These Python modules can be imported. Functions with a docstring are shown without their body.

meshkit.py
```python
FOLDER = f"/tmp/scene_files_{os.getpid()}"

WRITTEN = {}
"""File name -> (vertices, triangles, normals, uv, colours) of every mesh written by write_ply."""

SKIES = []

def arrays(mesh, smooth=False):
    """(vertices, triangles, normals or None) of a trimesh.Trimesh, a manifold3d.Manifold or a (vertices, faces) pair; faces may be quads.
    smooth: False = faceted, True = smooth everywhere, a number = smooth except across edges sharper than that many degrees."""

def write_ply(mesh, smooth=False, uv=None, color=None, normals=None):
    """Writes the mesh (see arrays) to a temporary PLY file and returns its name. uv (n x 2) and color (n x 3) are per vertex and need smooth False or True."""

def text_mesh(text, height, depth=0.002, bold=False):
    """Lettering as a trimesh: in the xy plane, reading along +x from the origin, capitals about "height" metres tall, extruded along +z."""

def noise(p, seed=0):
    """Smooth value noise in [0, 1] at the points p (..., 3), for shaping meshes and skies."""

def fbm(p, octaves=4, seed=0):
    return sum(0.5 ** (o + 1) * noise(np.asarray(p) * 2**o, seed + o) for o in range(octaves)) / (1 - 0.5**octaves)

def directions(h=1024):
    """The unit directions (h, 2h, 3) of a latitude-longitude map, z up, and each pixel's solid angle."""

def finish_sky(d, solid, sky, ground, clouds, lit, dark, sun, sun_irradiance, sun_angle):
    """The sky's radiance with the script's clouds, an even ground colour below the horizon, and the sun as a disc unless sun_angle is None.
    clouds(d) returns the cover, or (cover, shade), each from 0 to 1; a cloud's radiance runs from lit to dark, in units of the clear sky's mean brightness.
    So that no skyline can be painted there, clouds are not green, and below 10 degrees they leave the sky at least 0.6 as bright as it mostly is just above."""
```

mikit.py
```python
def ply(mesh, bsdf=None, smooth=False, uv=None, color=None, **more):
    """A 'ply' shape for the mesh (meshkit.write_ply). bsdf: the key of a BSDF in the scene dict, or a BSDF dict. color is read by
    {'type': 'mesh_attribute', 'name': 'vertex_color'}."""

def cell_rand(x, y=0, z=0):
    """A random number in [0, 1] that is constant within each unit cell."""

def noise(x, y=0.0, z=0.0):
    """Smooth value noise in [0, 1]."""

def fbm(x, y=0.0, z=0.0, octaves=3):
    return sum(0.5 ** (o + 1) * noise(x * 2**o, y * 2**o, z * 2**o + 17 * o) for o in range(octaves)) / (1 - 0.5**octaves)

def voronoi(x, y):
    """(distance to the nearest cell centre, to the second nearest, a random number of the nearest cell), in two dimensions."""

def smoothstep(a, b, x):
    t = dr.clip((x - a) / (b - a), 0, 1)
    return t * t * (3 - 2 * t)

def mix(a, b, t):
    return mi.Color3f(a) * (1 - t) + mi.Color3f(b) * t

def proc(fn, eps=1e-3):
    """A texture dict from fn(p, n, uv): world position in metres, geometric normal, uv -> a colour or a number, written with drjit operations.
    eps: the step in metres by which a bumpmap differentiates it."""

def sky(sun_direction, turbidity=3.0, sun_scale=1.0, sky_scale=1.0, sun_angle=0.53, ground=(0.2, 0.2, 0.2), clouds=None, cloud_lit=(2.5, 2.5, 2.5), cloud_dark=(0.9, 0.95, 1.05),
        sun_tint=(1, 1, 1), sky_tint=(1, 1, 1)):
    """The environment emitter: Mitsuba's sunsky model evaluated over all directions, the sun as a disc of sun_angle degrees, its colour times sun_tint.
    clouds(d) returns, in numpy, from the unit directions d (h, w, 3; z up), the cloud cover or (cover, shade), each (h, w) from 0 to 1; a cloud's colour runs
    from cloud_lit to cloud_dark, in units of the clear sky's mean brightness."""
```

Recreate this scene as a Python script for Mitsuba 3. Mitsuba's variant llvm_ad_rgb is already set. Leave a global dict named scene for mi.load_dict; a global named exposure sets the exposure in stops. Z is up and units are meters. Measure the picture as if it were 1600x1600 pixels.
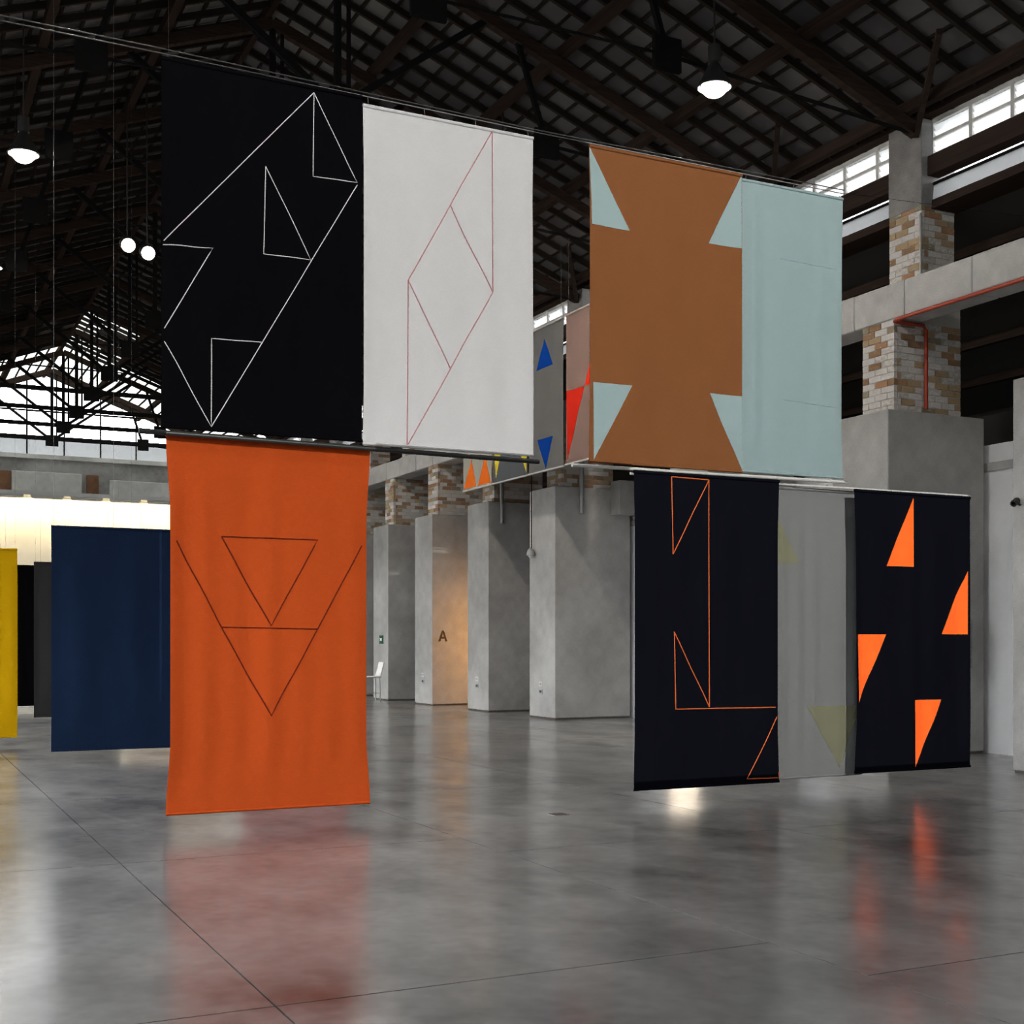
import math, random
import numpy as np, trimesh, mitsuba as mi, drjit as dr
import mikit, meshkit
from mikit import proc, noise, fbm, smoothstep, mix, cell_rand

T = mi.ScalarTransform4f
scene, labels = {}, {}
random.seed(7)
rng = np.random.default_rng(7)

# ------------------------------------------------------------------ camera, sky, lamps' strengths, exposure
YAW = math.radians(26.3)
EYE = (0.0, 0.0, 1.6)
exposure = 6.0
P = 1 / 64                # every light's strength is given at this scale
scene['camera'] = {'type': 'perspective', 'fov': 2 * math.degrees(math.atan(800 / 2000.0)), 'fov_axis': 'x',
                   'near_clip': 0.05, 'far_clip': 500.0, 'principal_point_offset_y': -203.0 / 1600.0,
                   'to_world': T().look_at(origin=EYE, target=(math.sin(YAW), math.cos(YAW), 1.6), up=(0, 0, 1))}
scene['sky'] = mikit.sky((-0.5, 0.3, 0.8), turbidity=5.0, sun_scale=0.0, sky_scale=54.0 * P, clouds=lambda d: np.ones(d.shape[:2]),
                         cloud_lit=(1.05, 1.08, 1.1), cloud_dark=(0.95, 1.0, 1.05), ground=(0.12, 0.12, 0.12))
HIGHBAY = 225.0 * P        # radiance of the pendant lamps' diffusers
WASH = 98.0 * P           # radiance of the warm strips over the far wall

# the framing projectors behind the viewer (their housings and shutters are built with the lamps below): place, lit field (x0, x1, z0, z1) at y = 10.7, intensity
PROJ = [((4.4, -3.0, 8.2), [(2.06, 5.53, 3.32, 6.43), (2.1, 3.94, 0.16, 3.4)], 470.0), ((6.6, -3.0, 8.2), [(6.09, 9.28, 3.3, 6.42), (6.59, 11.06, 0.175, 3.32)], 830.0)]
def field_centre(rs): return ((min(r[0] for r in rs) + max(r[1] for r in rs)) / 2, 10.7, 3.1)
PROJ = [(o, rs, s * P) for o, rs, s in PROJ]
for k, (o, rs, s) in enumerate(PROJ):
    scene[f'projector_beam_{k}'] = {'type': 'spot', 'to_world': T().look_at(origin=o, target=field_centre(rs), up=(0, 0, 1)), 'cutoff_angle': 20.0,
                                    'beam_width': 18.0, 'sampling_weight': 8.0, 'intensity': {'type': 'rgb', 'value': [s, s * 0.97, s * 0.92]}}

scene['sky']['sampling_weight'] = 18.0

# ------------------------------------------------------------------ helpers
def key_of(name, parent=None):
    base = f'{parent}__{name}' if parent else name
    k, n = base, 0
    used = KEYS
    while k in used:
        n += 1
        k = f'{base}_{n:03d}'
    used.add(k)
    return k
KEYS = set()

def put(name, mesh, bsdf, parent=None, label=None, cat=None, group=None, kind=None, smooth=False, **more):
    k = key_of(name, parent)
    scene[k] = mikit.ply(mesh, bsdf, smooth=smooth, **more)
    tag(k, label, cat, group, kind)
    return k

def tag(k, label=None, cat=None, group=None, kind=None):
    d = {a: b for a, b in (('label', label), ('category', cat), ('group', group), ('kind', kind)) if b}
    if d: labels[k] = d
    return k

def thing(name, label, cat, group=None):
    k = key_of(name)
    return tag(k, label, cat, group)

def box(x0, x1, y0, y1, z0, z1):
    m = trimesh.creation.box(extents=(abs(x1 - x0), abs(y1 - y0), abs(z1 - z0)))
    m.apply_translation(((x0 + x1) / 2, (y0 + y1) / 2, (z0 + z1) / 2))
    return m

def cat(ms): return trimesh.util.concatenate(ms)

def beam(p, q, w, h, up=(0, 0, 1)):
    """A bar of section w x h from p to q."""
    p, q = np.array(p, float), np.array(q, float)
    d = q - p; L = np.linalg.norm(d); d /= L
    u = np.array(up, float)
    if abs(u @ d) > 0.97: u = np.array([1.0, 0, 0])
    s = np.cross(d, u); s /= np.linalg.norm(s); u = np.cross(s, d)
    m = trimesh.creation.box(extents=(w, L, h))
    M = np.eye(4); M[:3, 0], M[:3, 1], M[:3, 2], M[:3, 3] = s, d, u, (p + q) / 2
    m.apply_transform(M)
    return m

def tube(pts, r, n=8):
    pts = np.array(pts, float); ms = []
    V, F = [], []
    m = len(pts)
    for i in range(m):
        a = pts[min(i + 1, m - 1)] - pts[i]; b = pts[i] - pts[max(i - 1, 0)]
        ta = a / (np.linalg.norm(a) + 1e-12); tb = b / (np.linalg.norm(b) + 1e-12)
        t = ta + tb; t /= np.linalg.norm(t) + 1e-12
        ref = np.array([0, 0, 1.0]) if abs(t[2]) < 0.9 else np.array([0, 1.0, 0])
        s = np.cross(t, ref); s /= np.linalg.norm(s); u = np.cross(s, t)
        c = max(0.5, math.sqrt((1 + float(np.clip(ta @ tb, -1, 1))) / 2)) if 0 < i < m - 1 else 1.0
        for k in range(n):
            an = 2 * math.pi * (k + 0.5) / n
            V.append(pts[i] + r / c * (math.cos(an) * s + math.sin(an) * u) if False else pts[i] + r * (math.cos(an) * s + math.sin(an) * u))
    for i in range(m - 1):
        for k in range(n):
            a, b = i * n + k, i * n + (k + 1) % n
            F += [[a, b, b + n], [a, b + n, a + n]]
    V += [pts[0], pts[-1]]
    for k in range(n):
        F.append([len(V) - 2, (k + 1) % n, k]); F.append([len(V) - 1, (m - 1) * n + k, (m - 1) * n + (k + 1) % n])
    return trimesh.Trimesh(V, F, process=False)

def lathe(profile, n=28, at=(0, 0, 0)):
    """A turned solid about z from (r, z) pairs."""
    V, F = [], []
    m = len(profile)
    for r, z in profile:
        for k in range(n):
            a = 2 * math.pi * k / n
            V.append((at[0] + r * math.cos(a), at[1] + r * math.sin(a), at[2] + z))
    for i in range(m - 1):
        for k in range(n):
            a, b = i * n + k, i * n + (k + 1) % n
            F += [[a, b, b + n], [a, b + n, a + n]]
    return trimesh.Trimesh(V, F, process=False)

def quad(a, b, c, d): return trimesh.Trimesh([a, b, c, d], [[0, 1, 2], [0, 2, 3]], process=False)

# ------------------------------------------------------------------ materials
def two(b): return {'type': 'twosided', 'bsdf': b}
def diff(c): return two({'type': 'diffuse', 'reflectance': {'type': 'rgb', 'value': list(c)} if not isinstance(c, dict) else c})
def prin(c, rough=0.6, metal=0.0, spec=0.5):
    return two({'type': 'principled', 'base_color': {'type': 'rgb', 'value': list(c)} if not isinstance(c, dict) else c, 'roughness': rough, 'metallic': metal, 'specular': spec})
def mat(name, b): scene['mat_' + name] = b; return 'mat_' + name

def concrete_fn(base, amt, seed):
    def fn(p, n, uv):
        a = fbm(p.x * 0.9 + seed, p.y * 0.9, p.z * 0.7, 4)
        b = fbm(p.x * 7 + seed, p.y * 7, p.z * 5, 3)
        c = noise(p.x * 60, p.y * 60, p.z * 60)
        t = 1 + amt * ((a - 0.5) * 1.5 + (b - 0.5) * 0.6 + (c - 0.5) * 0.25)
        return mi.Color3f(base[0], base[1], base[2]) * t
    return fn

def floor_fn(p, n, uv):
    a = fbm(p.x * 0.55 + 3, p.y * 0.55, 0.0, 5)
    b = fbm(p.x * 2.6, p.y * 1.9 + 9, 4.0, 4)
    c = fbm(p.x * 14, p.y * 14, 8.0, 2)
    tone = 0.142 * (1 + 0.9 * (a - 0.5) + 0.75 * (b - 0.5) + 0.22 * (c - 0.5))
    stain = smoothstep(0.60, 0.74, fbm(p.x * 1.1 + 20, p.y * 0.8 + 4, 2.0, 4))
    tone = tone * (1 - 0.32 * stain)
    return mi.Color3f(1.0, 0.995, 0.98) * tone
def floor_rough(p, n, uv):
    return 0.20 + 0.12 * (fbm(p.x * 1.7 + 5, p.y * 1.7, 1.0, 4) - 0.5)

FLOOR = mat('polished_concrete', two({'type': 'principled', 'base_color': proc(floor_fn), 'roughness': proc(floor_rough), 'specular': 0.5}))
JOINT = mat('joint', diff((0.11, 0.1, 0.09)))
CONC = mat('concrete', diff(proc(concrete_fn((0.385, 0.382, 0.372), 0.45, 1.0))))
CONCB = mat('rough_concrete', two({'type': 'bumpmap', 'arbitrary': proc(lambda p, n, uv: 0.012 * fbm(p.x * 9, p.y * 9, p.z * 9, 3), eps=0.01), 'bsdf': {'type': 'diffuse', 'reflectance': proc(concrete_fn((0.46, 0.455, 0.44), 0.4, 4.0))}}))
PLASTER = mat('white_plaster', diff(proc(concrete_fn((0.78, 0.79, 0.8), 0.1, 8.0))))
RENDERED = mat('grey_render', diff(proc(concrete_fn((0.26, 0.255, 0.25), 0.7, 6.0))))
DARKWALL = mat('dark_wall', diff((0.06, 0.058, 0.055)))
def wood_fn(p, n, uv):
    g = fbm(p.x * 3, p.y * 1.2, p.z * 40, 3)
    return mix((0.024, 0.018, 0.015), (0.055, 0.038, 0.031), g)
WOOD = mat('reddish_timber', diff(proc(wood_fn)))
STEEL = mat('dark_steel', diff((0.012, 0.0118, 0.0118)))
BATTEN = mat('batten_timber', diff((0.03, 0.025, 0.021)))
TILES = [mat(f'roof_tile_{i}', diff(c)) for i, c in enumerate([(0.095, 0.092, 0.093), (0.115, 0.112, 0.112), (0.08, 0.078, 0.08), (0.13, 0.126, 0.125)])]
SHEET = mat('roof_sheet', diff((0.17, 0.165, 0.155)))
GLASSTILE = mat('clear_tile', {'type': 'principledthin', 'base_color': {'type': 'rgb', 'value': [0.78, 0.79, 0.76]}, 'diff_trans': 1.2, 'roughness': 0.6, 'spec_trans': 0.0})
DULL = mat('obscured_glass', {'type': 'principledthin', 'base_color': {'type': 'rgb', 'value': [0.22, 0.225, 0.225]}, 'diff_trans': 1.2, 'roughness': 0.5, 'spec_trans': 0.0})
FROST = mat('frosted_glass', {'type': 'principledthin', 'base_color': {'type': 'rgb', 'value': [0.86, 0.88, 0.88]}, 'diff_trans': 1.25, 'roughness': 0.5, 'spec_trans': 0.0})
PANE = mat('clear_glass', {'type': 'thindielectric', 'int_ior': 1.5})
WHITEMETAL = mat('white_metal', prin((0.6, 0.6, 0.58), 0.45))
GREYMETAL = mat('grey_metal', prin((0.32, 0.33, 0.33), 0.45, 0.4))
POLE = mat('steel_pole', prin((0.03, 0.032, 0.032), 0.4, 0.4))
LIGHTPOLE = mat('light_pole', prin((0.5, 0.5, 0.48), 0.35, 0.4))
WIRE = mat('wire', prin((0.12, 0.12, 0.12), 0.5, 0.3))
REDPIPE = mat('red_pipe', prin((0.36, 0.045, 0.02), 0.5))
BLACKP = mat('black_plastic', prin((0.02, 0.02, 0.02), 0.5))
WHITEP = mat('white_plastic', prin((0.75, 0.75, 0.74), 0.45))
SIGNG = mat('green_sign', diff((0.04, 0.12, 0.07)))
BROWNB = mat('brown_brick', diff(proc(concrete_fn((0.16, 0.085, 0.05), 0.7, 2.0))))
OCHRE = mat('dark_paint', diff((0.09, 0.065, 0.035)))
def brick_fn(c, wash):
    def fn(p, n, uv):
        w = smoothstep(0.80 - wash * 0.6, 1.0 - wash * 0.6, fbm(p.x * 20, p.y * 20, p.z * 30, 3))
        g = 0.85 + 0.3 * noise(p.x * 70, p.y * 70, p.z * 70)
        return mix(c, (0.62, 0.6, 0.57), w) * g
    return fn
BRICKC = [((0.30, 0.19, 0.11), 0.12), ((0.42, 0.31, 0.19), 0.15), ((0.40, 0.23, 0.13), 0.2), ((0.31, 0.27, 0.19), 0.25), ((0.50, 0.47, 0.43), 0.7), ((0.60, 0.58, 0.55), 0.8), ((0.64, 0.62, 0.6), 0.8)]
BRICKS = [mat(f'brick_{i}', diff(proc(brick_fn(c, w)))) for i, (c, w) in enumerate(BRICKC)]
MORTAR = mat('mortar', diff((0.5, 0.48, 0.45)))
VCOL = mat('painted_brickwork', diff({'type': 'mesh_attribute', 'name': 'vertex_color'}))
WARMWALL = mat('warm_wall', diff(proc(concrete_fn((0.74, 0.72, 0.66), 0.06, 12.0))))

def fabric(name, c, amt=0.10):
    c = tuple(c)
    def fn(p, n, uv):
        w = noise(p.x * 240, p.y * 240, p.z * 90) - 0.5
        v = noise(p.x * 90, p.y * 90, p.z * 300) - 0.5
        b = fbm(p.x * 5, p.y * 5, p.z * 1.2, 3) - 0.5
        return mi.Color3f(c[0], c[1], c[2]) * (1 + amt * (w + v) + amt * 0.9 * b)
    return mat('fabric_' + name, diff(proc(fn)))

# ------------------------------------------------------------------ setting: floor
XC = 5.65                        # the ridge stands over this line
S = 0.37                         # roof slope
EAVE, XR, XL = 9.0, 13.1, -1.8
def roof_z(x): return EAVE + S * (XC - XL - abs(x - XC)) + 0.0
put('floor', box(-3, 21, -13, 54, -0.3, -0.03), JOINT, kind='structure')
xs = [-3.0, -1.13, 1.56, 4.25, 6.94, 9.63, 12.32, 15.0, 17.7, 21.0]
g = 0.005
for i in range(len(xs) - 1):
    off = {2: 5.5, 3: 4.75}.get(i, 5.5 if i % 2 == 0 else 4.75)
    off = 5.5 if xs[i] < 4.2 else 4.75
    ys = [-13.0] + [off + 4.03 * k for k in range(-4, 13)] + [54.0]
    ys = sorted(y for y in ys if -13 <= y <= 54)
    for a, b in zip(ys[:-1], ys[1:]):
        if b - a < 0.1: continue
        put('slab', box(xs[i] + g, xs[i + 1] - g, a + g, b - g, -0.03, 0.0), FLOOR, 'floor')

# ------------------------------------------------------------------ concrete columns with brick pillars
COLS = [(6.85, 'nearest'), (10.15, ''), (13.45, ''), (17.7, ''), (23.1, ''), (26.3, ''), (29.6, ''), (32.7, ''), (35.9, ''), (39.1, ''), (42.3, ''), (45.5, '')]
COLLAB = ['grey concrete column out of frame nearest the viewer on the right', 'light grey concrete column cut by the right edge of the picture',
          'grey concrete column behind the black banner with orange triangles',
          'concrete column hidden behind the navy banner with orange outlines', 'widest visible concrete column, just left of the navy banner, with a hanging lamp on its edge',
          'concrete column with dark slanting shadow, second to the left of the navy banner', 'concrete column with orange lit side and a dark letter A', 'concrete column with small green sign beside the white stool',
          'concrete column at the right edge of the orange banner, mostly hidden', 'farther concrete column hidden behind the orange banner', 'second last concrete column toward the far wall', 'last concrete column before the far wall']
CX0, CX1, CT = 12.4, 14.2, 4.8

def bevel_box(x0, x1, y0, y1, z0, z1, b=0.012):
    v = []
    import manifold3d as m3
    m = m3.Manifold.hull_points(np.array([[x + sx, y + sy, z + sz] for x, ix in ((x0, 1), (x1, -1)) for y, iy in ((y0, 1), (y1, -1)) for z, iz in ((z0, 1), (z1, -1))
                                          for sx, sy, sz in ((0, iy and iy * 0 + iy * 0 or 0, 0),) for sx, sy, sz in ((ix * b, iy * b, 0), (ix * b, 0, iz * b), (0, iy * b, iz * b))]))
    mm = m.to_mesh()
    return trimesh.Trimesh(np.array(mm.vert_properties[:, :3]), np.array(mm.tri_verts), process=False)

def brick_list(x0, x1, y0, y1, z0, z1, seed, h=0.09, l=0.25):
    """Bricks proud of the -x and -y faces of the pillar, corner bricks turning alternately. Returns (mesh, tone index)."""
    r = random.Random(seed); out = []
    n = int((z1 - z0) / h); hh = (z1 - z0) / n
    for c in range(n):
        za, zb = z0 + c * hh + 0.006, z0 + (c + 1) * hh - 0.006
        odd = c % 2
        for face in ('x', 'y'):
            a0, a1 = (y0, y1) if face == 'x' else (x0, x1)
            p = a0 + (0 if (odd == (face == 'x')) else -0.0)
            first = l if odd == (face == 'x') else l / 2
            while p < a1 - 0.02:
                q = min(p + first, a1); first = l
                if a1 - q < 0.06: q = a1
                pr = 0.004 + 0.006 * r.random(); j = 0.0065
                t = r.random()
                idx = 0 if t < 0.10 else 1 if t < 0.26 else 2 if t < 0.36 else 3 if t < 0.44 else 4 + r.randrange(3)
                if face == 'x': m = box(x0 - pr, x0 + 0.05, (p if p == a0 else p + j) - (pr if p == a0 else 0), q - j, za, zb)
                else: m = box(p + j if p > a0 else p + 0.05 + 2 * j, q - j, y0 - pr, y0 + 0.05, za, zb)
                if (q - p) > 0.07 or face == 'x': out.append((m, idx))
                p = q
    return out

def colour_mesh(items):
    V = cat([m for m, _ in items]); C = []
    for m, i in items:
        c, w = BRICKC[i]; k = 0.85 + 0.3 * random.random()
        C += [tuple(np.clip((np.array(c) * (1 - 0.5 * w) + np.array((0.6, 0.58, 0.55)) * 0.5 * w) * k, 0, 1))] * len(m.vertices)
    return V, np.array(C)

for i, (y, _) in enumerate(COLS):
    k = thing('concrete_column', COLLAB[i], 'column')
    put('shaft', bevel_box(CX0, CX1, y, y + 1.15, 0.035, CT, 0.012), CONC, k)
    put('plinth', box(CX0 + 0.02, CX1 - 0.02, y + 0.02, y + 1.13, 0.0, 0.036), JOINT, k)
    b = thing('brick_pillar', ['whitewashed brick pillar out of frame at the right', 'whitewashed brick pillar above the column at the right picture edge', 'whitewashed brick pillar with red pipe above the concrete column at right',
                               'brick pillar hidden behind the blue banner', 'brick pillar on the widest concrete column, behind the mauve banner', 'brick pillar below the beige banner with orange triangles',
                               'brick pillar showing tan bricks left of the beige banner with orange triangles', 'brick pillar with white lit edge right of the orange banner', 'brick pillar partly hidden by the top right corner of the orange banner',
                               'brick pillar far back behind the orange banner', 'second last brick pillar toward the far wall', 'last brick pillar before the far wall'][i], 'pillar')
    x0, x1, y0, y1 = 12.6, 13.84, y + 0.1, y + 0.73
    put('core', box(x0 + 0.005, x1, y0 + 0.005, y1, CT, 6.55), MORTAR, b)
    low = brick_list(x0, x1, y0, y1, CT, 6.07, 100 + i)
    up = brick_list(13.1, 13.72, y0, y1, 6.56, 7.75, 200 + i)
    put('upper_core', box(13.105, 13.72, y0 + 0.005, y1, 6.55, 7.75), MORTAR, b)
    put('plaster', bevel_box(13.085, 13.73, y0 - 0.015, y1 + 0.01, 7.72, 8.95, 0.01), RENDERED, b, label='grey rendered upper shaft')
    if i == 2:
        for m, idx in low + up: put('brick', m, BRICKS[idx], b)
    else:
        V, C = colour_mesh(low + up)
        put('brickwork', V, VCOL, b, kind='stuff', color=C)

# concrete ledge beam along the pillars, in cast lengths
bk = thing('concrete_beam', 'pale rough concrete beam running along the brick pillars on the right', 'beam')
y = 4.0
while y < 50.5:
    L = 1.0 + 0.35 * rng.random()
    z0, z1 = 6.07 + 0.006 * rng.random(), 6.55 + 0.03 * rng.random()
    dx = 0.012 * rng.random()
    put('length', bevel_box(12.585 - dx, 13.08, y, y + L - 0.012, z0, z1, 0.015), CONCB, bk)
    y += L
put('mortar_bed', box(12.62, 13.07, 4.0, 50.5, 6.09, 6.53), JOINT, bk)
# red pipe
pts = [(12.52, 4.0, 6.03), (12.52, 13.42, 6.03), (12.56, 13.49, 6.02), (13.08, 13.49, 6.02), (13.13, 13.49, 5.96), (13.13, 13.49, 4.86)]
rp = put('sprinkler_pipe', tube(pts, 0.027, 10), REDPIPE, label='red pipe under the pale concrete beam turning down the brick pillar', cat='pipe', smooth=40)
put('conduit_pipe', tube([(13.07, 13.53, 6.5), (13.07, 13.53, 7.6)], 0.018, 8), GREYMETAL, label='thin grey conduit on the upper part of the brick pillar with the red pipe', cat='pipe')

# ------------------------------------------------------------------ aisle behind the columns
put('wall_right', box(19.0, 19.3, -8, 54, 0, 6.2), DARKWALL, kind='structure')
pw = put('wall_partition', box(14.3, 14.45, 9.0, 24.0, 0, 4.43), PLASTER, kind='structure')
put('lintel', box(14.27, 14.3, 9.0, 24.0, 4.05, 4.17), CONC, 'wall_partition')
put('pilaster', box(14.26, 14.3, 13.9, 14.3, 0, 4.43), PLASTER, 'wall_partition')
ca = put('ceiling_aisle', cat([quad((13.75, -8, 7.75), (13.75, 54, 7.75), (19.3, 54, 5.9), (19.3, -8, 5.9)), quad((13.75, -8, 7.85), (19.3, -8, 6.0), (19.3, 54, 6.0), (13.75, 54, 7.85))]), DARKWALL, kind='structure')
for x in (14.5, 15.6, 16.7, 17.8):
    z = 7.75 - (x - 13.75) * 0.333
    put('purlin', box(x, x + 0.1, 2, 52, z - 0.16, z - 0.02), WOOD, 'ceiling_aisle')

# ------------------------------------------------------------------ roof: tiles on battens on rafters
rows = 21; dxr = (XR - XC + 0.25) / rows
first_y, pitch = 5.6, 0.58
ny = 80
near, rest = [], {0: [], 1: []}
def tile_mesh(side, i, j, drop):
    xa, xb = XC + side * (i * dxr + 0.003), XC + side * ((i + 1) * dxr - 0.003)
    ya, yb = first_y + j * pitch + 0.006, first_y + (j + 1) * pitch - 0.006
    za, zb = roof_z(xa) + 0.17, roof_z(xb) + 0.17 - drop
    t = 0.02
    V = [(xa, ya, za), (xb, ya, zb), (xb, yb, zb), (xa, yb, za), (xa, ya, za + t), (xb, ya, zb + t), (xb, yb, zb + t), (xa, yb, za + t)]
    F = [[0, 2, 1], [0, 3, 2], [4, 5, 6], [4, 6, 7], [0, 1, 5], [0, 5, 4], [1, 2, 6], [1, 6, 5], [2, 3, 7], [2, 7, 6], [3, 0, 4], [3, 4, 7]]
    if side < 0: F = [f[::-1] for f in F]
    return trimesh.Trimesh(V, F, process=False)
# the roof's back sheet (outside) keeps the daylight out
bs = []
for side in (1, -1):
    xe = XC + side * (XR - XC + 0.45)
    a, b_, c, d = (XC, -12.5, roof_z(XC) + 0.22), (xe, -12.5, roof_z(xe) + 0.22), (xe, 37.5, roof_z(xe) + 0.22), (XC, 37.5, roof_z(XC) + 0.22)
    bs.append(quad(a, b_, c, d))
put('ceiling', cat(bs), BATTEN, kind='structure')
clear, cand = [], []
for side in (1, -1):
    for j in range(ny):
        yy = first_y + j * pitch
        for i in range(rows):
            r = rng.random()
            if yy > 46.0 or yy > 40.5 and r < ((0.4 if side > 0 else 0.2) if i < 5 else 0.14 if yy > 46 else 0.03):
                clear.append(tile_mesh(side, i, j, 0.012)); continue
            cand.append((side, i, j, r))
def score(c):
    side, i, j, r = c
    x, yv = XC + side * (i + 0.5) * dxr, first_y + (j + 0.5) * pitch
    z = x * math.sin(YAW) + yv * math.cos(YAW); rr = (x * math.cos(YAW) - yv * math.sin(YAW)) / z; uu = (roof_z(x) - 1.6) / z
    px, py = 800 + 2000 * rr, 1003 - 2000 * uu
    return z if (0 < px < 1600 and -60 < py < 700) else 1e6
cand.sort(key=score)
for c in cand[:300]:
    side, i, j, r = c
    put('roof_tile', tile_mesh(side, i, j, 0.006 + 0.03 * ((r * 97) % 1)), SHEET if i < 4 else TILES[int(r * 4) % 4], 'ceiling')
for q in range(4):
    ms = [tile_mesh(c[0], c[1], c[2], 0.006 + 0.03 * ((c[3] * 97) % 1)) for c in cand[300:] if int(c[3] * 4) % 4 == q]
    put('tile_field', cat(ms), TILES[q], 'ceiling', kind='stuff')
put('clear_tile_field', cat(clear), GLASSTILE, 'ceiling', kind='stuff', label='translucent roof tiles letting daylight in near the far end')
put('ridge_board', box(XC - 0.05, XC + 0.05, 0, 52, roof_z(XC) - 0.02, roof_z(XC) + 0.18), WOOD, 'ceiling')
for side in (1, -1):
    for j in range(0, ny + 1):
        yy = first_y + j * pitch
        if yy > 46.2: continue      # the end bay has sheets without rafters
        xe = XC + side * (XR - XC + 0.2)
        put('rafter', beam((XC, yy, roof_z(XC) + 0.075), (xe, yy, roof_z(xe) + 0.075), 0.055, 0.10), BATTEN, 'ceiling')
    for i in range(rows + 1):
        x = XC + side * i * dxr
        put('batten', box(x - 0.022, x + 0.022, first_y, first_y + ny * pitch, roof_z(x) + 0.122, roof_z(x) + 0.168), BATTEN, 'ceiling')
    for dxp in (1.7, 3.5, 5.4, 7.2):
        x = XC + side * dxp
        put('purlin', box(x - 0.06, x + 0.06, 0, 52, roof_z(x) - 0.14, roof_z(x) + 0.02), WOOD, 'ceiling')

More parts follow.
